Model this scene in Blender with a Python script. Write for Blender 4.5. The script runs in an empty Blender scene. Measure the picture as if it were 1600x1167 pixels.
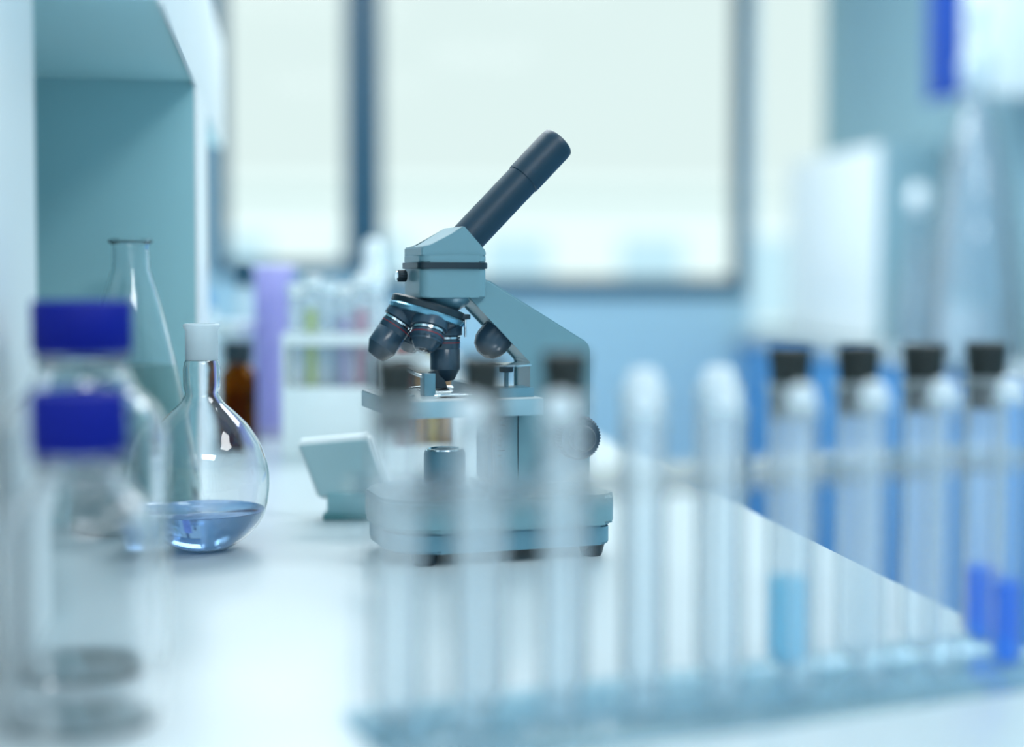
import bpy, bmesh, math, random
from mathutils import Vector, Matrix
random.seed(7)
S = bpy.context.scene
C = S.collection
PI = math.pi

# ------------------------------------------------------------ camera
F = 2300.0                       # focal length in pixels of a 1600 px wide frame
CZ = 1.12                        # camera height, bench top is at 0.90
BZ = 0.90
YAW = math.atan(370 / F)         # camera looks a little right of the room's axis
PITCH = math.atan(103.5 / F)
CAM = Vector((0, 0, CZ))
FW = Vector((math.sin(YAW) * math.cos(PITCH), math.cos(YAW) * math.cos(PITCH), -math.sin(PITCH)))
RT = Vector((math.cos(YAW), -math.sin(YAW), 0))
UP = RT.cross(FW)
cam_d = bpy.data.cameras.new('camera')
cam = bpy.data.objects.new('camera', cam_d); C.objects.link(cam)
cam.location = CAM
cam.rotation_euler = Matrix((RT, UP, -FW)).transposed().to_euler()
cam_d.sensor_width = 36
cam_d.lens = 36 * F / 1600
cam_d.shift_y = -50 / 1600
cam_d.clip_start = 0.02
cam_d.dof.use_dof = True
cam_d.dof.focus_distance = 1.165
cam_d.dof.aperture_fstop = 1.5
S.camera = cam

# ------------------------------------------------------------ world, exposure, added fill lamps
S.view_settings.view_transform = 'Standard'
S.view_settings.look = 'None'
S.view_settings.gamma = 1
S.view_settings.exposure = 0
S.view_settings.use_curve_mapping = False
S.cycles.max_bounces = 16
S.cycles.transmission_bounces = 16
S.cycles.transparent_max_bounces = 40
S.cycles.glossy_bounces = 6
S.cycles.diffuse_bounces = 4
S.cycles.sample_clamp_indirect = 6
S.cycles.blur_glossy = 0.5
S.cycles.use_denoising = True
w = bpy.data.worlds.new('world'); S.world = w; w.use_nodes = True
w.node_tree.nodes['Background'].inputs[0].default_value = (0.775, 0.935, 0.915, 1)
w.node_tree.nodes['Background'].inputs[1].default_value = 1.0

def area(name, loc, rot, sx, sy, power, col):
    l = bpy.data.lights.new(name, 'AREA'); l.shape = 'RECTANGLE'; l.size = sx; l.size_y = sy
    l.energy = power; l.color = col
    o = bpy.data.objects.new(name, l); C.objects.link(o); o.location = loc; o.rotation_euler = rot
    return o
FILL_LAMPS = [(0.15, 2.3, 1.3, 1.1, 35), (0.3, 4.0, 1.3, 1.0, 35), (1.45, 3.2, 0.7, 1.2, 18), (0.6, -1.2, 1.2, 0.6, 40), (1.45, 0.5, 0.7, 0.9, 27)]  # fill lamps added out of view to brighten the room
for (lx, ly, sx, sy, pw) in FILL_LAMPS:
    area('added_fill_lamp', (lx, ly, 2.655), (0, 0, 0), sx, sy, pw, (0.86, 0.90, 0.91))

# ------------------------------------------------------------ helpers
def at(px, py, d):
    return CAM + d * (FW + (px - 800) / F * RT - (py - 533.5) / F * UP)
def onz(px, d, z=BZ):
    k = (-(z - CZ) / d - math.sin(PITCH)) / math.cos(PITCH)
    return at(px, 533.5 + k * F, d)
def zat(py, d):
    return at(800, py, d).z
def xy_on_y(px, py, Y):           # point where the ray meets the plane y = Y
    v = at(px, py, 1) - CAM
    return CAM + v * (Y / v.y)

def lin(r, g, b):
    f = lambda c: ((c / 255 + 0.055) / 1.055) ** 2.4 if c > 10 else c / 255 / 12.92
    return (f(r), f(g), f(b), 1)

def mat(name, col, rough=0.5, metal=0.0, spec=0.5, noise=0.0, nscale=8.0, bump=0.0):
    m = bpy.data.materials.new(name); m.use_nodes = True
    nt = m.node_tree; p = nt.nodes['Principled BSDF']
    p.inputs['Base Color'].default_value = (*col[:3], 1)
    p.inputs['Roughness'].default_value = rough
    p.inputs['Metallic'].default_value = metal
    p.inputs['Specular IOR Level'].default_value = spec
    if noise or bump:
        tc = nt.nodes.new('ShaderNodeTexCoord'); n = nt.nodes.new('ShaderNodeTexNoise')
        n.inputs['Scale'].default_value = nscale
        nt.links.new(tc.outputs['Object'], n.inputs['Vector'])
        if noise:
            r = nt.nodes.new('ShaderNodeValToRGB')
            r.color_ramp.elements[0].color = tuple(c * (1 - noise) for c in col[:3]) + (1,)
            r.color_ramp.elements[1].color = tuple(min(1, c * (1 + noise)) for c in col[:3]) + (1,)
            nt.links.new(n.outputs['Fac'], r.inputs[0]); nt.links.new(r.outputs[0], p.inputs['Base Color'])
        if bump:
            b = nt.nodes.new('ShaderNodeBump'); b.inputs['Strength'].default_value = bump; b.inputs['Distance'].default_value = 0.001
            nt.links.new(n.outputs['Fac'], b.inputs['Height']); nt.links.new(b.outputs[0], p.inputs['Normal'])
    return m

def glass(name, col=(0.96, 0.99, 1.0), rough=0.0, ior=1.46):
    m = mat(name, col, rough); p = m.node_tree.nodes['Principled BSDF']
    p.inputs['Transmission Weight'].default_value = 1.0
    p.inputs['IOR'].default_value = ior
    return m

def thin(name, tint=(0.97, 0.99, 1.0), edge=0.35, milk=0.0, milkcol=(0.85, 0.95, 1.0), rough=0.05):
    """thin clear glass or plastic: transparent, with a sheen that grows at grazing angles, a little milkiness"""
    m = bpy.data.materials.new(name); m.use_nodes = True
    nt = m.node_tree; nt.nodes.remove(nt.nodes['Principled BSDF']); out = nt.nodes['Material Output']
    tr = nt.nodes.new('ShaderNodeBsdfTransparent'); tr.inputs[0].default_value = (*tint, 1)
    gl = nt.nodes.new('ShaderNodeBsdfGlossy'); gl.inputs['Roughness'].default_value = rough
    lw = nt.nodes.new('ShaderNodeLayerWeight'); lw.inputs['Blend'].default_value = edge
    mx = nt.nodes.new('ShaderNodeMixShader')
    nt.links.new(lw.outputs['Fresnel'], mx.inputs[0]); nt.links.new(tr.outputs[0], mx.inputs[1]); nt.links.new(gl.outputs[0], mx.inputs[2])
    last = mx
    if milk:
        df = nt.nodes.new('ShaderNodeBsdfDiffuse'); df.inputs[0].default_value = (*milkcol, 1)
        tl = nt.nodes.new('ShaderNodeBsdfTranslucent'); tl.inputs[0].default_value = (*milkcol, 1)
        ad = nt.nodes.new('ShaderNodeMixShader'); ad.inputs[0].default_value = 0.5
        nt.links.new(df.outputs[0], ad.inputs[1]); nt.links.new(tl.outputs[0], ad.inputs[2])
        m2 = nt.nodes.new('ShaderNodeMixShader'); m2.inputs[0].default_value = milk
        nt.links.new(mx.outputs[0], m2.inputs[1]); nt.links.new(ad.outputs[0], m2.inputs[2]); last = m2
    nt.links.new(last.outputs[0], out.inputs[0])
    return m

def emis(name, col, s):
    m = mat(name, col); p = m.node_tree.nodes['Principled BSDF']
    p.inputs['Emission Color'].default_value = (*col[:3], 1); p.inputs['Emission Strength'].default_value = s
    return m

def obj(name, bm, m, parent=None, smooth=True, angle=40):
    bmesh.ops.recalc_face_normals(bm, faces=bm.faces[:])
    me = bpy.data.meshes.new(name)
    if smooth:
        for f in bm.faces: f.smooth = True
        for e in bm.edges:
            if len(e.link_faces) == 2 and e.calc_face_angle(0) > math.radians(angle): e.smooth = False
    bm.to_mesh(me); bm.free()
    me.materials.append(m)
    o = bpy.data.objects.new(name, me); C.objects.link(o)
    if parent: o.parent = parent
    return o
def thing(name, label, cat, loc=(0, 0, 0), rz=0, group=None):
    o = bpy.data.objects.new(name, None); C.objects.link(o); o.empty_display_size = 0.02
    o.location = loc; o.rotation_euler = (0, 0, rz); o['label'] = label; o['category'] = cat
    if group: o['group'] = group
    return o
def tag(o, label, cat, group=None):
    o['label'] = label; o['category'] = cat
    if group: o['group'] = group
    return o
def struct(o): o['kind'] = 'structure'; return o

def box(bm, lo, hi, bev=0.0, seg=2):
    r = bmesh.ops.create_cube(bm, size=1)
    vs = r['verts']
    for v in vs:
        v.co = Vector([(lo[i] + hi[i]) / 2 + v.co[i] * (hi[i] - lo[i]) for i in range(3)])
    if bev:
        es = {e for v in vs for e in v.link_edges}
        bmesh.ops.bevel(bm, geom=list(es), offset=bev, segments=seg, affect='EDGES', profile=0.6)
    return vs
def B(lo, hi, bev=0.0, seg=2):
    bm = bmesh.new(); box(bm, lo, hi, bev, seg); return bm
def lathe(bm, prof, n=48, M=None, closed=False):
    """revolve (radius, height) points about z"""
    M = M or Matrix.Identity(4)
    rings = []
    for (r, z) in prof:
        if r < 1e-6: rings.append([bm.verts.new(M @ Vector((0, 0, z)))])
        else: rings.append([bm.verts.new(M @ Vector((r * math.cos(2 * PI * k / n), r * math.sin(2 * PI * k / n), z))) for k in range(n)])
    pairs = list(zip(rings[:-1], rings[1:]))
    if closed: pairs.append((rings[-1], rings[0]))
    for a, b in pairs:
        for k in range(n):
            k2 = (k + 1) % n
            if len(a) == 1 and len(b) == 1: break
            if len(a) == 1: bm.faces.new((a[0], b[k2], b[k]))
            elif len(b) == 1: bm.faces.new((a[k], a[k2], b[0]))
            else: bm.faces.new((a[k], a[k2], b[k2], b[k]))
    return bm
def L(prof, n=48, M=None, closed=False): return lathe(bmesh.new(), prof, n, M, closed)
def aim(p, d):
    """matrix whose z axis points along d, at p"""
    q = Vector((0, 0, 1)).rotation_difference(Vector(d).normalized())
    return Matrix.Translation(Vector(p)) @ q.to_matrix().to_4x4()
def cylp(r, h, c=0.001, z0=0):
    return [(0, z0), (r - c, z0), (r, z0 + c), (r, z0 + h - c), (r - c, z0 + h), (0, z0 + h)]
def prism(bm, pts, y0, y1, bev=0.0, seg=2):
    """extrude an (x,z) outline along y"""
    a = [bm.verts.new((x, y0, z)) for x, z in pts]; b = [bm.verts.new((x, y1, z)) for x, z in pts]
    n = len(pts); fs = [bm.faces.new(a), bm.faces.new(b[::-1])]
    for k in range(n): fs.append(bm.faces.new((a[k], b[k], b[(k + 1) % n], a[(k + 1) % n])))
    if bev: bmesh.ops.bevel(bm, geom=list({e for f in fs for e in f.edges}), offset=bev, segments=seg, affect='EDGES')
    return bm
def slab(bm, pts, z0, z1, bev=0.0, seg=2):
    """extrude an (x,y) outline along z"""
    a = [bm.verts.new((x, y, z0)) for x, y in pts]; b = [bm.verts.new((x, y, z1)) for x, y in pts]
    n = len(pts); fs = [bm.faces.new(a), bm.faces.new(b[::-1])]
    for k in range(n): fs.append(bm.faces.new((a[k], b[k], b[(k + 1) % n], a[(k + 1) % n])))
    if bev: bmesh.ops.bevel(bm, geom=[e for f in fs[:2] for e in f.edges], offset=bev, segments=seg, affect='EDGES')
    return bm
def sweep(bm, path, r, n=12, caps=True):
    path = [Vector(p) for p in path]; rings = []
    for i, p in enumerate(path):
        t = (path[min(i + 1, len(path) - 1)] - path[max(i - 1, 0)]).normalized()
        q = Vector((0, 0, 1)).rotation_difference(t)
        rr = r[i] if isinstance(r, (list, tuple)) else r
        rings.append([bm.verts.new(p + q @ Vector((rr * math.cos(2 * PI * k / n), rr * math.sin(2 * PI * k / n), 0))) for k in range(n)])
    for a, b in zip(rings[:-1], rings[1:]):
        for k in range(n): bm.faces.new((a[k], a[(k + 1) % n], b[(k + 1) % n], b[k]))
    if caps: bm.faces.new(rings[0][::-1]); bm.faces.new(rings[-1])
    return bm
def ribbed(r, h, n=60, depth=0.0005, c=0.0015, z0=0, M=None):
    """closed knurled cylinder"""
    bm = bmesh.new(); M = M or Matrix.Identity(4); N = n * 4
    def ring(rr, z, d):
        return [bm.verts.new(M @ Vector(((rr - (d if (k % 4) < 2 else 0)) * math.cos(2 * PI * k / N), (rr - (d if (k % 4) < 2 else 0)) * math.sin(2 * PI * k / N), z))) for k in range(N)]
    rs = [ring(r - c, z0, 0), ring(r, z0 + c, depth), ring(r, z0 + h - c, depth), ring(r - c, z0 + h, 0)]
    for a, b in zip(rs[:-1], rs[1:]):
        for k in range(N): bm.faces.new((a[k], a[(k + 1) % N], b[(k + 1) % N], b[k]))
    bm.faces.new(rs[0][::-1]); bm.faces.new(rs[-1])
    return bm
def shell(outer, t):
    """wall profile: up the outside, back down the inside (outer listed from bottom centre to rim)"""
    inner = []
    for i, (r, z) in enumerate(outer):
        a = Vector(outer[max(i - 1, 0)]); b = Vector(outer[min(i + 1, len(outer) - 1)])
        tg = (b - a).normalized(); nrm = Vector((-tg.y, tg.x))
        q = Vector((r, z)) + nrm * t
        if r < 1e-6: q = Vector((0, z + t))
        inner.append((max(q.x, 0), q.y))
    inner[-1] = (inner[-1][0], outer[-1][1])
    return outer + inner[::-1]
def smoothpts(pts, n=6):
    """Catmull-Rom through the points"""
    P = [Vector(p) for p in pts]; out = []
    for i in range(len(P) - 1):
        p0 = P[max(i - 1, 0)]; p1 = P[i]; p2 = P[i + 1]; p3 = P[min(i + 2, len(P) - 1)]
        for k in range(n):
            t = k / n
            q = 0.5 * ((2 * p1) + (p2 - p0) * t + (2 * p0 - 5 * p1 + 4 * p2 - p3) * t * t + (3 * p1 - p0 - 3 * p2 + p3) * t ** 3)
            out.append(tuple(q))
    out.append(tuple(P[-1])); return out

# ------------------------------------------------------------ materials
M_wall = mat('wall_paint', (0.36, 0.56, 0.66), 0.8, noise=0.03, nscale=3)
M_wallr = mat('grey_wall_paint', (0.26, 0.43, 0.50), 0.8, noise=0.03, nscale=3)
M_wallw = mat('white_wall_paint', (0.84, 0.9, 0.92), 0.7, noise=0.02, nscale=3)
M_ceil = mat('ceiling_paint', (0.85, 0.9, 0.92), 0.9, noise=0.02)
M_floor = mat('vinyl_floor', (0.16, 0.38, 0.58), 0.4, noise=0.08, nscale=20)
M_frame = mat('dark_blue_window_frame', (0.0, 0.06, 0.11), 0.4, noise=0.05)
M_pframe = mat('pale_opening_frame', (0.75, 0.86, 0.9), 0.4, noise=0.03)
M_pane = thin('window_pane', (0.985, 0.99, 0.99), 0.1)
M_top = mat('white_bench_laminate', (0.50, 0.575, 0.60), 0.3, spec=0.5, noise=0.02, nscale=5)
M_carc = mat('pale_carcass', (0.75, 0.83, 0.87), 0.4, noise=0.02)
M_blue = mat('blue_laminate', (0.06, 0.28, 0.60), 0.35, noise=0.05)
M_grey = mat('grey_teal_laminate', (0.36, 0.66, 0.72), 0.45, noise=0.03, nscale=6)
M_white = mat('white_laminate', (0.88, 0.93, 0.94), 0.35, noise=0.02, nscale=6)
M_scope = mat('grey_white_enamel', (0.165, 0.32, 0.375), 0.3, noise=0.03, nscale=40, bump=0.05)
M_scopeb = mat('grey_blue_enamel', (0.11, 0.26, 0.34), 0.35, noise=0.04, nscale=40)
M_black = mat('black_plastic', (0.012, 0.028, 0.04), 0.35, noise=0.1, nscale=60)
M_tube = mat('matt_dark_blue_grey', (0.005, 0.032, 0.058), 0.45, noise=0.1, nscale=80)
M_obj = mat('dark_lacquer', (0.03, 0.065, 0.10), 0.25, noise=0.05, nscale=50)
M_chrome = mat('chrome', (0.85, 0.92, 0.95), 0.12, 1.0, noise=0.02)
M_glass = glass('clear_lab_glass', (0.985, 0.995, 1.0))
M_tglass = thin('thin_tube_glass', (0.985, 0.995, 1.0), 0.14, 0.17, (.93, .98, 1.0))
M_fglass = thin('clear_thin_tube_glass', (0.985, 0.995, 1.0), 0.14, 0.08, (.93, .98, 1.0))
M_frost = thin('frosted_ground_glass', (0.9, 0.97, 1), 0.4, 0.75, (0.9, 0.97, 1.0), 0.3)
M_lip = thin('glass_lip', (0.95, 0.98, 1), 0.2, 0.35, (0.9, 0.98, 1.0), 0.2)  # lip whitened so its colour carries the bright rim highlights
M_cap = mat('blue_cap_plastic', (0.0, 0.009, 0.25), 0.5, spec=0.2, noise=0.05, nscale=60)
M_ring = mat('blue_ring_plastic', (0.0, 0.03, 0.42), 0.4, noise=0.05, nscale=60)
M_liqb = glass('pale_blue_liquid', (0.36, 0.62, 1.0), 0, 1.33)
M_liqb.node_tree.nodes['Principled BSDF'].inputs['Transmission Weight'].default_value = 0.72
M_rub = mat('dark_brown_rubber', (0.012, 0.018, 0.016), 0.6, noise=0.2, nscale=40)
M_acry = thin('clear_acrylic', (0.985, 0.995, 1.0), 0.06, 0.05)
M_cyan = thin('cyan_liquid', (0.45, 0.88, 1.0), 0.1, 0.5, (0.15, 0.78, 1.0))
M_deep = thin('deep_blue_liquid', (0.12, 0.58, 1.0), 0.1, 0.5, (0.0, 0.36, 1.0))
M_amber = thin('amber_glass', (0.78, 0.50, 0.06), 0.15, 0.12, (0.04, 0.03, 0.01))
M_purple = thin('purple_plastic', (0.85, 0.84, 0.99), 0.2, 0.6, (0.70, 0.68, 0.95))
M_glint = thin('painted_rim_highlight', (.95, .98, 1), .2, .75, (.93, .98, 1.0))  # milky white imitating the blurred discs of bright rim glints
M_milk = thin('milky_plastic', (0.9, 0.97, 1), 0.3, 0.55, (0.9, 0.97, 1.0))
M_whitep = mat('white_plastic', (0.9, 0.96, 0.97), 0.35, noise=0.02)
M_skirt = mat('teal_grey_plastic', (0.30, 0.55, 0.60), 0.4, noise=0.04)

# ------------------------------------------------------------ room
X0, X1, YB, YF, ZC = -1.0, 2.13, 5.4, -2.6, 2.72
struct(obj('floor', B((X0 - .1, YF - .1, -0.05), (X1 + .1, YB + .15, 0)), M_floor, smooth=False))
struct(obj('ceiling', B((X0 - .1, YF - .1, ZC), (X1 + .1, YB + .15, ZC + .05)), M_ceil, smooth=False))
struct(obj('wall_left', B((X0 - .1, YF - .1, 0), (X0, YB + .15, ZC)), M_wallw, smooth=False))
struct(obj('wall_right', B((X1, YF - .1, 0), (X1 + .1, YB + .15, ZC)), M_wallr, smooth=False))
struct(obj('wall_front', B((X0, YF - .1, 0), (X1, YF, ZC)), M_wallw, smooth=False))
def wx(px): return xy_on_y(px, 400, YB).x
def wz(py): return xy_on_y(800, py, YB).z
wins = [  # x left, x right, sill, head, frame thickness left/right, material
    (wx(330), wx(566), wz(430), 2.5, 0.05, M_frame),
    (wx(566), wx(1163), wz(462), 2.5, 0.05, M_frame),
    (wx(1174), wx(1334), wz(520), 2.5, 0.015, M_pframe)]  # third opening is added: its sky brightness stands in for a lit white surface
bm = bmesh.new()       # back wall with three openings
xs = [X0]
for wv in wins: xs += [wv[0], wv[1]]
xs.append(X1)
for i in range(0, len(xs), 2):
    if xs[i + 1] - xs[i] > 0.002: box(bm, (xs[i], YB, 0), (xs[i + 1], YB + .15, ZC))
for wv in wins:
    box(bm, (wv[0], YB, 0), (wv[1], YB + .15, wv[2])); box(bm, (wv[0], YB, wv[3]), (wv[1], YB + .15, ZC))
struct(obj('wall_back', bm, M_wall, smooth=False))
for i, (a, b, z0, z1, t, m) in enumerate(wins):
    bm = bmesh.new(); y0, y1 = YB - .015, YB + .06
    lt = t; rt = t; bt = t if i < 2 else .02
    if i < 2: lt = rt = (wx(597) - wx(566)) if i else .06
    if i == 1: rt, bt = 0.035, 0.066
    box(bm, (a, y0, z0), (a + lt, y1, z1), .004); box(bm, (b - rt, y0, z0), (b, y1, z1), .004)
    box(bm, (a + lt, y0, z0), (b - rt, y1, z0 + bt), .004); box(bm, (a + lt, y0, z1 - .04), (b - rt, y1, z1), .004)
    fr = struct(obj('window_%d' % (i + 1), bm, m, smooth=False))
    obj('window_pane', B((a + lt, YB + .02, z0 + bt), (b - rt, YB + .026, z1 - .04)), M_pane, fr, smooth=False)
struct(obj('baseboard_right', B((X1 - .012, YF, 0), (X1, 2.4, .1), .003), M_white, smooth=False))

# things outside the window, pale in the haze
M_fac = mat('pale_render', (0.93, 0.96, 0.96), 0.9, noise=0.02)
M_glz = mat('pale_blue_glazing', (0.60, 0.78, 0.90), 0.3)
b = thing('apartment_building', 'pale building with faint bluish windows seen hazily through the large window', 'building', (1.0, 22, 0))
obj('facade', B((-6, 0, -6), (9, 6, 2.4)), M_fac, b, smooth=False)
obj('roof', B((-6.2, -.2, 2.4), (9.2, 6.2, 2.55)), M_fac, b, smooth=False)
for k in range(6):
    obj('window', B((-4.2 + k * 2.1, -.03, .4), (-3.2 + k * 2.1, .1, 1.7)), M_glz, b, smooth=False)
sun = bpy.data.lights.new('sun', 'SUN'); sun.energy = 1.2; sun.angle = 0.1; sun.color = (.93, .98, 1)
so = bpy.data.objects.new('sun', sun); C.objects.link(so); so.rotation_euler = (math.radians(38), 0, math.radians(-12))

# housings for the unseen fill lamps added to brighten the room
filln = ['above the microscope end of the bench', 'nearest the windows', 'along the right aisle', 'at the rear of the room', 'above the near end of the aisle']
for (lx, ly, sx, sy, pw), nm in zip(FILL_LAMPS, filln):
    bm = bmesh.new(); hx, hy = sx / 2 + .03, sy / 2 + .03
    box(bm, (-hx, -hy, 0), (-hx + .03, hy, .05)); box(bm, (hx - .03, -hy, 0), (hx, hy, .05))
    box(bm, (-hx + .03, -hy, 0), (hx - .03, -hy + .03, .05)); box(bm, (-hx + .03, hy - .03, 0), (hx - .03, hy, .05))
    box(bm, (-hx + .03, -hy + .03, .02), (hx - .03, hy - .03, .05))
    t = thing('added_fill_panel', 'added unseen ceiling fill panel ' + nm, 'ceiling light', (lx, ly, ZC - .05))
    obj('frame', bm, M_white, t, smooth=False)

# ------------------------------------------------------------ benches
BX = 0.440
t = thing('lab_bench', 'long white laboratory bench carrying the microscope and glassware', 'bench', (0, 0, 0))
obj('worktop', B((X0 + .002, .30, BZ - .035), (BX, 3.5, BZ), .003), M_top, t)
obj('cabinet_body', B((X0 + .002, .34, .1), (BX - .03, 3.46, BZ - .035)), M_carc, t, smooth=False)
obj('plinth', B((X0 + .002, .40, 0), (BX - .09, 3.40, .1)), M_grey, t, smooth=False)
for k in range(4):
    y = .36 + k * .78
    d = obj('cabinet_door', B((BX - .03, y, .12), (BX - .01, y + .76, BZ - .045), .002), M_blue, t)
    bm = bmesh.new(); sweep(bm, [(BX - .01, y + .3, .78), (BX + .015, y + .3, .78), (BX + .015, y + .46, .78), (BX - .01, y + .46, .78)], .005, 8)
    obj('door_handle', bm, M_chrome, d)

# far bench on the right wall
EX = 1.72
t = thing('wall_bench', 'white topped bench with bright blue front along the right wall', 'bench', (0, 0, 0))
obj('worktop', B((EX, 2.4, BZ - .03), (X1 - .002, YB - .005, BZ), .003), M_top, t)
obj('cabinet_body', B((EX + .04, 2.42, .1), (X1 - .002, YB - .02, BZ - .03)), M_carc, t, smooth=False)
obj('plinth', B((EX + .10, 2.5, 0), (X1 - .002, YB - .05, .1)), M_grey, t, smooth=False)
for k in range(4):
    y = 2.44 + k * .74
    d = obj('cabinet_door', B((EX + .018, y, .12), (EX + .04, y + .72, BZ - .04), .002), M_blue, t)
    bm = bmesh.new(); sweep(bm, [(EX + .02, y + .28, .78), (EX - .005, y + .28, .78), (EX - .005, y + .44, .78), (EX + .02, y + .44, .78)], .005, 8)
    obj('door_handle', bm, M_chrome, d)

# overhead reagent cupboard on the left with its upright
SX = -0.0705
t = thing('reagent_shelf_unit', 'overhead white fronted cupboard on a grey upright at the left of the bench', 'shelf unit', (0, 0, 0))
YP = 1.405
obj('cupboard', B((X0 + .003, .990, CZ + .180), (SX - .004, 2.10, CZ + .315)), mat('bounce_lit_grey_teal_laminate', (.55, .86, .91), .5, noise=.02), t, smooth=False)  # paler than the upright: light bounced off the bench painted into the colour
obj('fascia', B((SX - .004, .990, CZ + .176), (SX, 2.10, CZ + .320), .001), M_white, t)
u = obj('upright_panel', B((X0 + .003, YP, BZ), (SX - .003, 1.62, CZ + .180)), M_grey, t, smooth=False)
obj('edge_band', B((SX - .003, YP, BZ), (SX, 1.62, CZ + .176)), M_white, u, smooth=False)
pL = xy_on_y(56, 300, .985)
tag(obj('partition_panel', B((X0 + .003, .45, BZ + .0005), (pL.x, .985, 1.75), .002), M_white), 'tall white partition at the left edge, beside the two blue capped bottles', 'partition')

# white cabinet standing at the far end of wall bench
a = xy_on_y(1375, 400, 4.45); c = a.x
t = thing('bench_cabinet', 'tall plain white cabinet standing at the window end of blue fronted bench', 'cabinet', (0, 0, BZ))
obj('body', B((c, 4.46, 0), (X1 - .01, 5.28, .22 + .42), .008), M_white, t)
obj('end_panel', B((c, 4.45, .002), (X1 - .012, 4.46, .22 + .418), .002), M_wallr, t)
obj('door', B((c - .016, 4.47, .02), (c, 5.26, .22 + .40), .004), M_white, t)

# wall box upper right
t = thing('wall_cabinet', 'small white cabinet with blue side hung high on the right wall', 'cabinet', (0, 0, 0))
q = xy_on_y(1503, 130, 3.8)
obj('body', B((q.x, 3.8, zat(138, 3.9)), (X1 - .002, 4.0, 2.1), .004), M_white, t)
obj('side_panel', B((q.x - .012, 3.8, zat(138, 3.9)), (q.x, 4.0, 2.1), .002), mat('deep_blue_panel', (0, .055, .36), .4, spec=.2, noise=.04), t)

# ------------------------------------------------------------ the microscope
O = onz(695, 1.17)
A = math.radians(18) - YAW
ms = thing('microscope', 'grey white monocular microscope with black eyepiece tube tilted to the right', 'microscope', O, A)
# base
def outline(x0, x1, w, rf, rr, n=8, fw=None):
    pts = []
    fw = fw or w
    for (cx, cy, a0, r) in ((x1 - rr, w - rr, 0, rr), (x0 + rf, fw - rf, 90, rf), (x0 + rf, -fw + rf, 180, rf), (x1 - rr, -w + rr, 270, rr)):
        for k in range(n + 1):
            a = math.radians(a0 + 90 * k / n); pts.append((cx + r * math.cos(a), cy + r * math.sin(a)))
    return pts
bm = bmesh.new(); slab(bm, outline(-.058, .122, .062, .038, .010), .026, .050, .003, 3)
obj('base', bm, M_scope, ms)
bm = bmesh.new(); slab(bm, outline(-.055, .119, .059, .036, .009), .010, .026, .002, 2)
obj('base_skirt', bm, M_scopeb, ms)
bm = bmesh.new(); slab(bm, outline(.028, .118, .030, .006, .006), .050, .056, .002, 2)
obj('arm_footing', bm, M_scope, ms)
for (x, y) in ((-.028, -.044), (-.028, .044), (.107, -.046), (.107, .046)):
    bm = L([(0, 0), (.0075, 0), (.0085, .002), (.0105, .010), (0, .010)], 32, Matrix.Translation((x, y, 0)))
    obj('foot', bm, M_black, ms)
# illuminator
il = obj('illuminator', L([(0, .050), (.020, .050), (.020, .054), (.0165, .056), (.0165, .079), (.0155, .082), (.012, .082), (.0115, .0808), (0, .0808)], 48), M_scopeb, ms)
obj('illuminator_lens', L([(0, .0808), (.0113, .0808), (.0112, .0818), (.006, .0832), (0, .0836)], 40), M_frost, il)
obj('illuminator_ring', L([(.0125, .082), (.0152, .082), (.0148, .0832), (.0130, .0832)], 48, closed=True), M_chrome, il)
# arm
arm = [(.034, .054), (.114, .054), (.1155, .060), (.1155, .1615), (.1130, .1665), (.0300, .2165), (.0120, .2165), (.0120, .2030), (.0240, .1950), (.0660, .1520), (.0660, .1270), (.0340, .1270)]
bm = bmesh.new(); prism(bm, arm, -.021, .021, .0016, 3)
armo = obj('arm', bm, M_scope, ms)
bm = bmesh.new(); prism(bm, [(.031, .058), (.034, .058), (.034, .112), (.031, .112)], -.016, .016, .0006, 2)
obj('focus_rail', bm, M_scopeb, armo)
bm = bmesh.new()
for k in range(12): box(bm, (.0375, -.0213, .062 + k * .004), (.0375 + (.006 if k % 5 == 0 else .003), -.0209, .0624 + k * .004))
obj('scale_marks', bm, M_black, armo, smooth=False)
bm = bmesh.new(); box(bm, (.0540, -.0214, .058), (.0546, -.0209, .1105)); obj('seam', bm, M_black, armo, smooth=False)
# focus knobs both sides
for s in (-1, 1):
    Mx = aim((.100, s * .021, .092), (0, s, 0))
    obj('knob_collar', L(cylp(.0105, .005), 40, Mx), M_scopeb, ms)
    k1 = obj('coarse_focus_knob', ribbed(.0178, .014, 44, .0007, .002, .005, Mx), M_tube, ms)
    obj('fine_focus_knob', ribbed(.0105, .009, 36, .0005, .0015, .019, Mx), M_black, k1)
# plug under the arm
pd = Vector((-.67, 0, -.742)); p0 = Vector((.0475, 0, .1765)) - pd * .007
obj('arm_plug', L([(0, -.004), (.0135, -.004), (.0140, .0), (.0140, .020), (.0132, .024), (.0100, .0295), (.0050, .0325), (0, .033)], 48, aim(p0, pd)), M_obj, ms)
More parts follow.
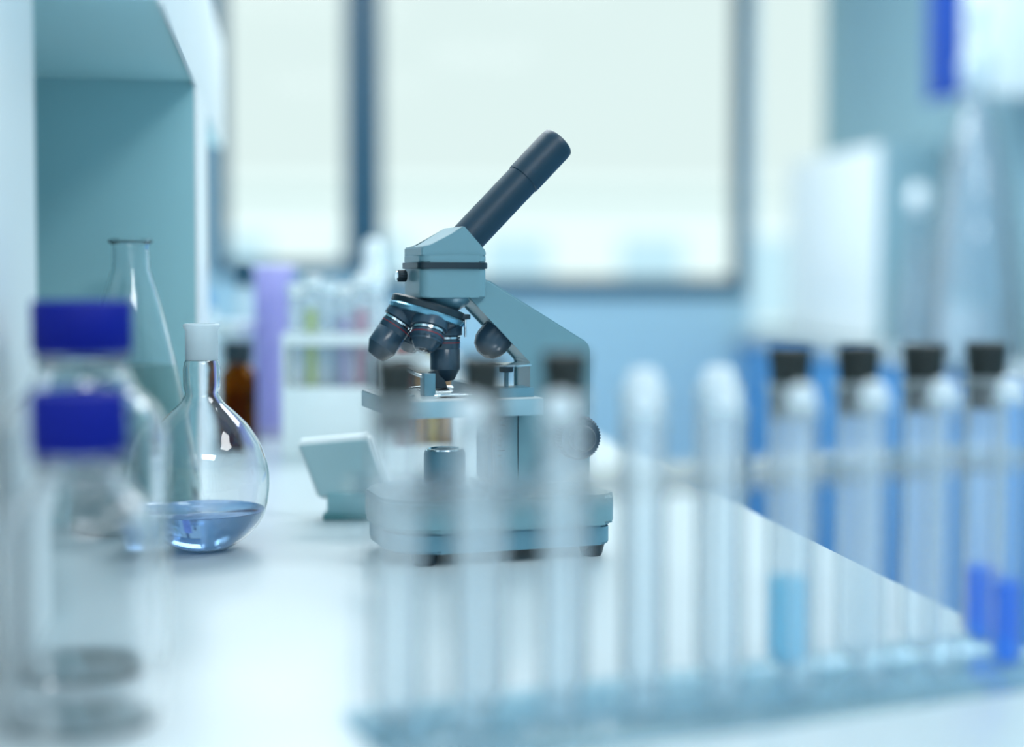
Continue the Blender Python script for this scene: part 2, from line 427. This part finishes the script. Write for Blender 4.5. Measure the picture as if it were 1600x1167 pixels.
# head
def rect(x0, x1, w, r, n=6): return outline(x0, x1, w, r, r, n)
bm = bmesh.new(); slab(bm, rect(-.0262, .0268, .0295, .007), .2028, .2250, .0008, 2)
hd = obj('head_carrier', bm, M_scope, ms)
bm = bmesh.new(); slab(bm, rect(-.0280, .0282, .0312, .0085), .2250, .2298, .0006, 2)
obj('head_ring', bm, M_black, ms)
bm = bmesh.new(); slab(bm, rect(-.0265, .0270, .0298, .0075), .2298, .2355, .0010, 2)
obj('head_collar', bm, M_scope, ms)
bm = bmesh.new(); prism(bm, [(-.0255, .2345), (.0262, .2345), (.0262, .2388), (.0085, .2582), (-.0170, .2430), (-.0255, .2420)], -.0275, .0275, .0010, 3)
hh = obj('head', bm, M_scope, ms)
ed = Vector((.700, 0, .714)).normalized(); e0 = Vector((.0176, 0, .2478)) - ed * .006
ey = obj('eyepiece_tube', L([(0, 0), (.0137, 0), (.0137, .074), (.0144, .0745), (.0144, .1125), (.0139, .1165), (.0125, .1180), (.0105, .1180), (.0100, .1165), (0, .1160)], 56, aim(e0, ed)), M_tube, ms)
obj('eyepiece_lens', L([(0, .1160), (.0096, .1160), (.0090, .1166), (0, .1178)], 40, aim(e0, ed)), M_glass, ey)
# lock screw on the front of the head
sc = obj('lock_screw', ribbed(.0047, .0075, 20, .0004, .0008, .0015, aim((-.0262, .012, .2195), (-1, 0, 0))), M_black, ms)
obj('screw_face', L([(0, .009), (.0040, .009), (.0037, .0099), (0, .0101)], 30, aim((-.0262, .012, .2195), (-1, 0, 0))), M_chrome, sc)
# nosepiece: turret leaning down to the front
tl = math.radians(17.5)
na = Vector((-math.sin(tl), 0, -math.cos(tl)))          # axis, pointing down and forward
e1 = Vector((math.cos(tl), 0, -math.sin(tl))); e2 = Vector((0, 1, 0))
nc = Vector((-.0128, 0, .1950))
obj('nosepiece_mount', L([(0, .2030), (.0240, .2030), (.0235, .2010), (.0175, .1955), (.0110, .1915), (0, .1910)], 48, Matrix.Translation((-.001, 0, 0))), M_scopeb, ms)
nm = aim(nc - na * .001, na)
tu = obj('nosepiece', L([(0, -.003), (.0285, -.002), (.0300, -.0005), (.0300, .0035), (.0285, .0040), (0, .0045)], 64, nm), M_black, ms)
obj('turret_ring', L([(0, .0035), (.0298, .0040), (.0312, .0055), (.0306, .0085), (.0250, .0100), (0, .0100)], 64, nm), mat('blue_steel', (.20, .46, .60), .2, .7, noise=.05), tu)
obj('turret_bowl', L([(0, .0095), (.0262, .0098), (.0215, .0155), (.0130, .0200), (0, .0215)], 64, nm), M_obj, tu)
def objective(parent, ang, ln, r, nmn='objective'):
    dirv = (na * math.cos(tl) + (e1 * math.cos(ang) + e2 * math.sin(ang)) * math.sin(tl)).normalized()
    c0 = nc + na * .008 + (e1 * math.cos(ang) + e2 * math.sin(ang)) * .0165
    Mx = aim(c0, dirv)
    o = obj(nmn, L([(0, 0), (r * 1.10, 0), (r * 1.14, .003), (r * 1.14, .0095), (r * .85, .0105), (r * .85, .0125), (r, .0130), (r, .0195), (r * .97, .0200), (r * .97, .0205), (r, .0210), (r, ln - .009), (r * .96, ln - .0085), (r * .60, ln - .0005), (r * .52, ln), (0, ln)], 48, Mx), M_obj, parent)
    obj('silver_ring', L([(r * .86, .0106), (r * 1.04, .0107), (r * 1.04, .0124), (r * .86, .0124)], 48, Mx, True), M_chrome, o)
    obj('colour_band', L([(r * .98, .0150), (r * 1.012, .0151), (r * 1.012, .0158), (r * .98, .0159)], 48, Mx, True), mat('red_band', (.25, .02, .03), .4), o)
    obj('front_lens', L([(0, ln), (r * .35, ln), (r * .3, ln + .0006), (0, ln + .0009)], 24, Mx), M_glass, o)
objective(ms, 0, .0455, .0119)
objective(ms, -PI / 2, .0275, .0128)
objective(ms, PI, .0435, .0120)
objective(ms, PI / 2, .0300, .0115)
# click stop lever beside the turret
bm = bmesh.new(); box(bm, (.0090, -.018, .1855), (.0165, -.010, .1895), .001); obj('click_stop', bm, M_black, ms)
bm = bmesh.new(); box(bm, (.0125, -.0155, .1715), (.0140, -.0125, .1860), .0004); obj('click_spring', bm, M_chrome, ms)
# stage
bm = bmesh.new(); box(bm, (-.054, -.060, .1130), (.062, .060, .1258), .0012, 2)
stg = obj('stage', bm, mat('stage_enamel', (.28, .46, .54), .3, noise=.04, nscale=30), ms)
bm = bmesh.new(); box(bm, (-.0535, -.0595, .1258), (.0615, .0595, .1264), .0003); obj('stage_plate', bm, mat('pale_stage_plate', (.85, .9, .9), .15, .2, noise=.02), stg)
bm = bmesh.new(); prism(bm, [(.020, .1130), (.060, .1130), (.060, .104), (.040, .104)], -.020, .020, .001); obj('stage_bracket', bm, M_scopeb, stg)
bm = bmesh.new(); box(bm, (-.0125, -.038, .1264), (.0125, .038, .1275)); obj('glass_slide', bm, M_glass, stg, smooth=False)
sh = obj('slide_holder', B((.0165, -.048, .1264), (.0255, .040, .1345), .001), M_scopeb, ms)
for y0 in (-.046, .034):
    bm = bmesh.new(); sweep(bm, [(.017, y0, .1285), (.005, y0 + .002, .1288), (-.010, y0 + .004, .1292), (-.020, y0 + .002, .1286)], [.0014, .0012, .0010, .0010], 10); obj('holder_finger', bm, M_chrome, sh)
bm = bmesh.new(); box(bm, (-.0215, -.020, .1264), (-.0125, -.006, .1440), .0008)
cb = obj('clip_block', bm, M_scopeb, ms)
bm = bmesh.new(); prism(bm, [(-.0165, .1440), (-.0125, .1462), (-.004, .1380), (-.002, .1320), (-.0125, .1320)], -.017, -.009, .0006); obj('clip_cam', bm, M_black, cb)
bm = bmesh.new(); sweep(bm, [(-.0120, -.013, .1405), (-.0200, -.013, .1410), (-.0280, -.013, .1440), (-.0350, -.013, .1482)], [.0014, .0015, .0015, .0013], 12); obj('clip_lever', bm, M_chrome, cb)
for x in (-.034, .004, .016):
    obj('clip_screw', L(cylp(.0032, .0022, .0005), 24, Matrix.Translation((x, -.028, .1264))), M_chrome, cb)
# height stop on the arm side of the stage
hs = obj('height_stop', L(cylp(.0055, .0052, .0008), 32, Matrix.Translation((.0400, -.036, .1450))), M_tube, ms)
obj('stop_disc', L([(0, .1502), (.0205, .1502), (.0210, .1506), (.0208, .1514), (0, .1518)], 56, Matrix.Translation((.0400, -.036, 0))), M_chrome, hs)
obj('stop_rod', L(cylp(.0017, .0195, .0002, .1262), 16, Matrix.Translation((.0400, -.036, 0))), M_scopeb, hs)
bm = bmesh.new(); box(bm, (.030, -.050, .1264), (.058, -.024, .1335), .0008); obj('stop_block', bm, M_scopeb, hs)

# ------------------------------------------------------------ glassware
def move(o, v): o.location = v; return o
def screw_bottle(px, d, H, R, rc, capH, label, lidlabel=None, liquid=None):
    t = thing('reagent_bottle', label, 'bottle', onz(px, d), 0, None)
    rn = rc - .0045; hs = H - capH - .010       # neck height start
    prof = [(0, .0015), (R * .5, .0018), (R - .008, 0), (R - .002, .002), (R, .008)]
    sh = smoothpts([(R, hs - R * .95), (R * .985, hs - R * .72), (R * .86, hs - R * .45), (R * .64, hs - R * .24), (rn + .003, hs - R * .06), (rn, hs)], 6)
    prof += [(R, hs * .4)] + sh + [(rn, hs + .003), (rn + .0032, hs + .004), (rn + .0032, hs + .0075), (rn, hs + .0085), (rn, H - .004)]
    obj('glass_body', L(shell(prof, .0024), 64), M_glass, t)
    obj('pouring_ring', L([(rn + .0004, hs + .0092), (rc - .001, hs + .0092), (rc - .0006, hs + .0102), (rn + .0004, hs + .0102)], 64, None, True), M_ring, t)
    obj('screw_cap', ribbed(rc, capH, 48, .0006, .0014, H - capH), M_cap, t)
    return t
screw_bottle(135, .83, .2060, .0463, .0273, .0285, 'large clear glass bottle with blue screw cap, standing behind the lower blue capped bottle')
screw_bottle(129, .725, .1640, .0385, .0235, .0300, 'smaller clear bottle with blue screw cap, standing in front of the taller blue capped bottle')

# pear shaped flask with blue liquid
fd = 1.18
fp = onz(318, fd)
t = thing('evaporating_flask', 'clear round bellied flask with frosted neck and a little blue liquid', 'flask', fp, 0)
zf = lambda py: (855 - py) / F * fd
R = .0415
body = [(0, .0006), (.010, .0002), (.0210, .0022), (.0339, .0100), (.0431, .0190), (.0492, .0300), (.0520, .0415), (.0528, .0534), (.0516, .0670), (.0472, .0815), (.0425, .0905), (.0355, .1010), (.0250, .1115), (.0178, .1180), (.0149, .1225)]
body = smoothpts(body, 4)
prof = body + [(.0136, .1245), (.0134, .1265), (.0141, .1290), (.0146, .1320), (.0147, .1460), (.0138, .1510), (.0126, .1530)]
obj('glass_body', L(shell(prof, .0012), 96), M_glass, t)
obj('frosted_neck', L([(.0120, .1520), (.0130, .1532), (.0130, .1765), (.0143, .1785), (.0145, .1805), (.0135, .1815), (.0112, .1815), (.0112, .1520)], 64, None, True), M_frost, t)
lz = .0330
lp = [(r - .0013, z + .0012) for (r, z) in body if z < lz - .002 and r > .002]
lp = [(0, lp[0][1])] + lp + [(.0487, lz), (.0474, lz - .0006), (0, lz - .0008)]
lq = obj('blue_liquid', L(lp, 96), M_liqb, t)

# conical flask
ep = onz(209, 1.30)
t = thing('conical_flask', 'clear conical flask half full of grey green liquid behind the capped bottles', 'flask', ep, 0)
prof = smoothpts([(0, .002), (.044, .001), (.056, .0022), (.0610, .009), (.0605, .020), (.0570, .045), (.0480, .095), (.0375, .145), (.0270, .190), (.0195, .216), (.0165, .226)], 5) + [(.0160, .2450), (.0166, .2470), (.0190, .2485), (.0190, .2510), (.0172, .2520)]
obj('glass_body', L(shell(prof, .0026), 96), M_glass, t)
lp = [(max(r - .0030, 0), z + .0030) for (r, z) in prof if z < .139]
lp = [(0, lp[0][1])] + lp[1:] + [(lp[-1][0] - .0005, .141), (0, .141)]
obj('liquid', L(lp, 80), thin('grey_green_liquid', (.80, .88, .86), .1, .18, (.45, .58, .56)), t)

# ------------------------------------------------------------ near rack of test tubes
pA, pB = onz(620, .715), onz(1535, .860)
ra = math.atan2(pB.y - pA.y, pB.x - pA.x); pitchx = (pB - pA).length / 8
Lr = (pB - pA).length
rk = thing('test_tube_rack', 'clear acrylic rack across the front holding two rows of glass tubes', 'rack', pA, ra)
def rack_plate(bm, z0, z1, xs_, ys_, hr, mx, my, n=20):
    mx = mx if isinstance(mx, tuple) else (mx, mx)
    """plate with round holes on a grid of cells"""
    cx = [(a + b) / 2 for a, b in zip(xs_[:-1], xs_[1:])]; cy = [(a + b) / 2 for a, b in zip(ys_[:-1], ys_[1:])]
    ex = [xs_[0] - mx[0]] + cx + [xs_[-1] + mx[1]]; ey_ = [ys_[0] - my] + cy + [ys_[-1] + my]
    for i, x in enumerate(xs_):
        for j, y in enumerate(ys_):
            x0, x1, y0, y1 = ex[i], ex[i + 1], ey_[j], ey_[j + 1]
            inn, out = [], []
            for k in range(n):
                a = 2 * PI * k / n + PI / 4; ca, sa = math.cos(a), math.sin(a)
                inn.append((x + hr * ca, y + hr * sa)); 
                m_ = max(abs(ca), abs(sa)); u_, v_ = ca / m_, sa / m_
                out.append((x + u_ * ((x1 - x) if u_ > 0 else (x - x0)), y + v_ * ((y1 - y) if v_ > 0 else (y - y0))))
            I0 = [bm.verts.new((*p, z0)) for p in inn]; I1 = [bm.verts.new((*p, z1)) for p in inn]
            O0 = [bm.verts.new((*p, z0)) for p in out]; O1 = [bm.verts.new((*p, z1)) for p in out]
            for k in range(n):
                k2 = (k + 1) % n
                bm.faces.new((I1[k], I1[k2], O1[k2], O1[k])); bm.faces.new((I0[k2], I0[k], O0[k], O0[k2])); bm.faces.new((I0[k], I0[k2], I1[k2], I1[k]))
                bm.faces.new((O0[k2], O0[k], O1[k], O1[k2]))
    bmesh.ops.remove_doubles(bm, verts=bm.verts[:], dist=1e-6)
    return bm
XS = [k * pitchx for k in range(9)]; YS = [-.048, 0]
XF = [k * pitchx + .0195 for k in range(8)]
bm = rack_plate(bmesh.new(), .118, .121, XS, [0], .0126, .019, .024)
rack_plate(bm, .118, .121, XF, [-.048], .0098, (.0385, pitchx - .0005), .024)
obj('top_plate', bm, M_acry, rk, smooth=False)
obj('base_plate', B((-.020, -.072, 0), (Lr + .018, .024, .005), .0005), thin('pale_blue_acrylic', (.86, .96, 1), .06, .10, (.7, .92, 1)), rk)
for xx in (-.0195, Lr + .0165):
    for yy in (-.066, .018): obj('corner_post', L(cylp(.0025, .118, .0004), 16, Matrix.Translation((xx + .0055 * (1 if xx < 0 else -.4), yy, .0))), M_acry, rk)

ordw = ['leftmost', 'second from the left', 'third from the left', 'fourth from the left', 'middle', 'fourth from the right', 'third from the right', 'second from the right', 'rightmost']
TR = .0118
tube_prof = [(0, 0)] + [(TR * math.sin(a), TR * (1 - math.cos(a))) for a in [PI / 2 * k / 8 for k in range(1, 9)]] + [(TR, .152)]
tube_bm = L(shell(tube_prof, .0011), 36); tube_me = None
glint_src = None; slim_me = {}
def test_tube(x, y, H0, label, group, liquid=None, level=0, cap=False, slim=1, tilt=(0, 0)):
    global tube_me
    p = Matrix.Rotation(ra, 4, 'Z') @ Vector((x, y, .0052)) + pA
    t = thing('test_tube', label, 'test tube', p, ra, group)
    t.rotation_euler = (tilt[0], tilt[1], ra)
    t.scale = (slim, slim, .958 if slim < 1 else 1)
    if slim < 1:
        if slim_me.get('b') is None:
            slim_me['b'] = obj('glass_body', L(shell(tube_prof, .0011), 36), M_fglass, t)
        else:
            c = slim_me['b'].copy(); C.objects.link(c); c.parent = t
        c = test_tube.rim.copy(); C.objects.link(c); c.parent = t
    elif tube_me is None:
        o = obj('glass_body', tube_bm, M_tglass, t); tube_me = o
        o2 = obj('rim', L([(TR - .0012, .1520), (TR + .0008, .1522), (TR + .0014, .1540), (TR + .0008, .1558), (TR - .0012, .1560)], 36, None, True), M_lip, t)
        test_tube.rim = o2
    else:
        for src in (tube_me, test_tube.rim):
            c = src.copy(); C.objects.link(c); c.parent = t
    global glint_src
    if cap:
        if glint_src is None: glint_src = obj('cap', L([(0, .1560), (.0092, .1560), (.0096, .1567), (.0088, .1625), (.0070, .1655), (.0035, .1670), (0, .1672)], 36), M_glint, t)  # pale bead standing in for a blurred highlight at the tube top
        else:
            c = glint_src.copy(); C.objects.link(c); c.parent = t
    if liquid:
        lp = [(max(r - .0013, 0), z + .0013) for r, z in tube_prof[:-1]]; lp[0] = (0, .0013)
        lp = lp + [(TR - .0013, level), (TR - .002, level - .0006), (0, level - .0008)]
        obj('liquid', L(lp, 32), liquid, t)
    return t, p
stops = {0, 1, 2, 5, 6, 7, 8}
stop_src = None
for k in range(9):
    if k in stops:
        liq = {5: (M_cyan, .050), 8: (M_deep, .045)}.get(k)
        lab = 'stoppered clear glass tube in the back row of the near rack, ' + ordw[k]
        if k == 5: lab = 'stoppered tube holding pale cyan liquid in the back row of near rack'
        if k == 8: lab = 'rightmost stoppered tube in the near rack, holding deep blue liquid'
    else:
        liq = None; lab = 'open, not stoppered, glass tube topped by a painted highlight blob in the back row of near rack, ' + ordw[k]
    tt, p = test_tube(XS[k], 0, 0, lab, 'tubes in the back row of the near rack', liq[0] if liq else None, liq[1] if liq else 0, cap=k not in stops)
    if k in stops:
        lab = 'black tapered stopper in the tube of the near rack that is ' + ordw[k]
        if stop_src is None:
            bm = L([(0, 0), (.0090, 0), (.0096, .0008), (.0104, .0180), (.0118, .0345), (.0120, .0375), (.0113, .0385), (0, .0385)], 36)
            stop_src = obj('rubber_stopper', bm, M_rub); so_ = stop_src
        else:
            so_ = stop_src.copy(); C.objects.link(so_)
        so_.location = p + Vector((0, 0, .1375)); so_.rotation_euler = (0, 0, ra)
        tag(so_, lab, 'stopper', 'stoppers in the near rack')
ordf = ['leftmost', 'second from the left', 'third from the left', 'fourth from the left', 'fourth from the right', 'third from the right', 'second from the right', 'rightmost']
for k in range(8):
    liq = {7: (M_deep, .050)}.get(k)
    lab = 'slim glass tube topped by a painted highlight blob in the front row of near rack, ' + ordf[k]
    if k == 7: lab = 'slim tube of bright blue liquid topped by a painted highlight blob at the right end of the front row'
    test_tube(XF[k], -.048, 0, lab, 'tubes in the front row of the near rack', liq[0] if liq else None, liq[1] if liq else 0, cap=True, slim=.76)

# ------------------------------------------------------------ things behind, out of focus
# leaning display unit left of the microscope
dd = 1.34
t = thing('display_unit', 'small pale box with slanted square face on a teal foot', 'instrument', onz(542, dd), -YAW)
s = dd / F
bm = bmesh.new()
zz = lambda py: (805 - py) * s
bx = lambda px: (px - 542) * s
prism(bm, [(bx(466), zz(684)), (bx(582), zz(674)), (bx(612), zz(762)), (bx(500), zz(775))], -.012, .012, .003, 3)
hd_ = obj('housing', bm, M_whitep, t)
bm = bmesh.new(); prism(bm, [(bx(472), zz(690)), (bx(577), zz(681)), (bx(605), zz(757)), (bx(503), zz(769))], -.0135, -.0118, .0006, 2)
obj('display_face', bm, mat('pale_teal_plastic', (.45, .66, .70), .35, noise=.03), hd_)
obj('stand', B((bx(514), -.016, .004), (bx(590), .016, zz(762)), .003), M_skirt, t)
obj('foot', B((bx(508), -.020, 0), (bx(596), .020, .006), .002), mat('dark_teal', (.10, .28, .30), .5), t)

# amber bottle
ad = 1.90
t = thing('amber_bottle', 'small dark amber glass bottle with black cap behind the blue liquid flask', 'bottle', onz(373, ad))
prof = smoothpts([(0, .001), (.020, 0), (.0237, .002), (.0240, .010), (.0240, .085), (.0225, .095), (.0150, .104), (.0140, .107), (.0140, .114)], 4)
obj('glass_body', L(shell(prof, .0015), 48), M_amber, t)
lp = [(max(r - .0017, 0), z + .0015) for r, z in prof if z < .070]; lp = [(0, .002)] + lp[1:] + [(lp[-1][0], .071), (0, .071)]
obj('liquid', L(lp, 40), M_amber, t)
obj('cap', ribbed(.0185, .028, 36, .0005, .0012, .107), M_black, t)

def bottle_simple(name, label, cat, px, d, H, R, body, cap, rc, capH, group=None, neck=.8, fill=None, level=.5):
    t = thing(name, label, cat, onz(px, d), 0, group)
    hs = H - capH
    prof = smoothpts([(0, .001), (R * .85, 0), (R, .003), (R, hs * neck), (R * .8, hs * (neck + (1 - neck) * .5)), (rc * .85, hs * .98), (rc * .85, hs + .002)], 4)
    obj('body', L(shell(prof, .0015), 40), body, t)
    if fill:
        lp = [(max(r - .0018, 0), z + .0016) for r, z in prof if z < hs * level]; lp = [(0, .002)] + lp[1:] + [(lp[-1][0], hs * level + .002), (0, hs * level + .002)]
        obj('liquid', L(lp, 32), fill, t)
    obj('cap', ribbed(rc, capH, 32, .0004, .001, hs), cap, t)
    return t
# wide mouthed white lidded jar behind the amber bottle
t = thing('storage_jar', 'milky jar with a wide white lid behind the amber bottle', 'jar', onz(371, 2.06))
obj('body', L(shell(smoothpts([(0, .001), (.024, 0), (.028, .004), (.028, .10), (.027, .125), (.0265, .136)], 3), .0015), 40), M_milk, t)
obj('lid', ribbed(.0310, .020, 40, .0005, .0015, .1365), M_whitep, t)
bottle_simple('dropper_bottle', 'slim milky bottle with black cap between purple cylinder and cupboard', 'bottle', 383, 2.20, .240, .016, M_milk, M_frame, .012, .036)
bottle_simple('wash_bottle', 'small clear bottle with a bright blue cap beside the cupboard upright', 'bottle', 324, 2.45, .192, .022, M_tglass, M_blue, .0095, .024)
# purple measuring cylinder
t = thing('measuring_cylinder', 'tall translucent purple plastic measuring cylinder', 'cylinder', onz(430, 2.02))
obj('foot', L([(0, 0), (.036, 0), (.037, .003), (.034, .008), (.029, .012), (0, .012)], 48), M_purple, t)
obj('tube', L([(.0275, .012), (.0275, .226), (.0300, .231), (.0300, .233), (.0262, .231), (.0255, .226), (.0255, .014), (0, .014), (0, .012)], 48), M_purple, t)

# white spray bottle in front of the window post
t = thing('squeeze_bottle', 'white squeeze bottle whose pale nozzle rises before the window post', 'bottle', onz(584, 2.15))
obj('body', L(shell(smoothpts([(0, .001), (.024, 0), (.027, .004), (.027, .150), (.024, .172), (.015, .186), (.014, .194)], 4), .0015), 40), M_milk, t)
obj('collar', ribbed(.0180, .034, 32, .0005, .001, .196), M_whitep, t)
obj('nozzle', L([(0, .230), (.0135, .230), (.0135, .262), (.0100, .272), (0, .274)], 32), M_whitep, t)

# back rack with coloured tubes
col = {'yellow green': (.82, .90, .45), 'pink': (.92, .62, .74), 'violet': (.78, .72, .94), 'orange': (.98, .62, .05), 'red': (.80, .12, .10), 'clear': None, 'amber': (.9, .75, .3), 'pale blue': (.70, .86, .98), 'rose': (.92, .72, .80)}
CM = {k: thin(k.replace(' ', '_') + '_fluid', v, .2, .55, v) for k, v in col.items() if v}
st_src = {}
def back_rack(px0, px1, d0, nn, ztop, contents, where, hts, panel=0):
    a, b2 = onz(px0, d0), onz(px1, d0)
    ang = math.atan2(b2.y - a.y, b2.x - a.x); Lq = (b2 - a).length; pt = Lq / (nn - 1)
    r = thing('test_tube_rack', 'white rack of coloured sample tubes ' + where, 'rack', a, ang)
    xs_ = [k * pt for k in range(nn)]
    obj('top_plate', rack_plate(bmesh.new(), ztop - .014, ztop, xs_, [0, .03], .0088, pt * .5, .018, 16), M_whitep, r, smooth=False)
    obj('base_plate', B((-pt * .5, -.018, 0), (Lq + pt * .5, .048, .010), .001), M_whitep, r)
    for xx in (-pt * .5 - .004, Lq + pt * .5): obj('end_panel', B((xx, -.018, 0), (xx + .004, .048, ztop), .001), M_whitep, r)
    if panel:
        for yy in (-.0165, .0445): obj('side_wall', B((-pt * .5, yy, .010), (Lq + pt * .5, yy + .002, panel), .0005), M_whitep, r)
    i = 0
    for row, y in ((0, 0), (1, .03)):
        for k in range(nn):
            cn = contents[i % len(contents)]; hh_ = hts[i % len(hts)]; i += 1
            p = a + Matrix.Rotation(ang, 4, 'Z') @ Vector((xs_[k], y, .0102))
            rw = 'front' if row == 0 else 'back'
            pos = 'at the left end' if k == 0 else ('at the right end' if k == nn - 1 else ('number %d from the left' % (k + 1)))
            pos = {'number 2 from the left': 'second from the left', 'number 3 from the left': 'third from the left', 'number 4 from the left': 'fourth from the left', 'number 5 from the left': 'fifth from the left'}.get(pos, pos)
            t = thing('sample_tube', '%s tube %s, %s row of the rack %s' % (cn, pos, rw, where), 'sample tube', p, 0, 'sample tubes in the rack ' + where)
            key = hh_
            if key not in st_src:
                rr = .0080
                pf = [(0, 0), (rr * .5, .001), (rr * .87, .004), (rr, .008), (rr, hh_)]
                st_src[key] = obj('glass_body', L(shell(pf, .0008), 24), M_tglass, t)
            else:
                c = st_src[key].copy(); C.objects.link(c); c.parent = t
            if col[cn]:
                rr = .0069; h = hh_ * .86
                obj('liquid', L([(0, .002), (rr * .5, .0025), (rr * .87, .005), (rr, .009), (rr, h), (0, h)], 20), CM[cn], t)
            obj('cap', L(cylp(.0092, .014, .001, hh_), 20), M_whitep if (i % 3) else M_milk, t)
back_rack(462, 590, 1.80, 6, zat(520, 1.80) - BZ, ['clear', 'yellow green', 'clear', 'violet', 'pink', 'clear', 'clear', 'clear', 'pale blue', 'clear', 'rose', 'clear'], 'left of the microscope', [.185, .196, .190], .085)
back_rack(628, 700, 1.62, 4, zat(556, 1.62) - BZ, ['red', 'orange', 'amber', 'orange', 'clear', 'orange', 'clear', 'red'], 'behind the microscope objectives', [.150, .140], .035)

# tall clear vessels on the far bench at the right
def vessel(name, label, px, d, pts, cat, ball=None):
    p = onz(px, d); t = thing(name, label, cat, p)
    obj('glass_body', L(shell(smoothpts(pts, 5), .003), 48), M_milk2, t)
    return t
M_milk2 = thin('large_vessel_glass', (.93, .97, 1), .35, .16, (.85, .95, 1.0))
t = vessel('conical_vessel', 'tall clear tapering glass vessel with a stopper on the blue fronted bench', 1520, 3.75, [(0, .003), (.115, 0), (.125, .01), (.118, .12), (.095, .34), (.062, .53), (.038, .62), (.030, .66), (.030, .70)], 'vessel')
obj('stopper', L([(0, .695), (.026, .695), (.040, .72), (.042, .76), (.03, .79), (.012, .80), (.012, .85), (.02, .86), (.02, .90), (0, .91)], 40), M_milk, t)
t = vessel('side_flask', 'short clear flask with a bulb neck left of the tall tapering vessel', 1432, 4.15, [(0, .003), (.055, 0), (.062, .01), (.055, .12), (.03, .26), (.018, .33), (.018, .40)], 'flask')
obj('stopper', L([(0, .395), (.016, .395), (.026, .42), (.028, .445), (.018, .47), (0, .475)], 32), M_whitep, t)
# grey instrument behind vessels
t = thing('bench_instrument', 'low pale grey instrument box on the blue fronted bench, behind the tall vessel', 'instrument', (0, 0, BZ))
q0 = xy_on_y(1500, 480, 4.08)
obj('body', B((q0.x + .03, 4.12, 0), (X1 - .02, 4.36, .13), .008), M_carc, t)
obj('lid', B((q0.x + .025, 4.115, .132), (X1 - .018, 4.365, .15), .004), M_grey, t)
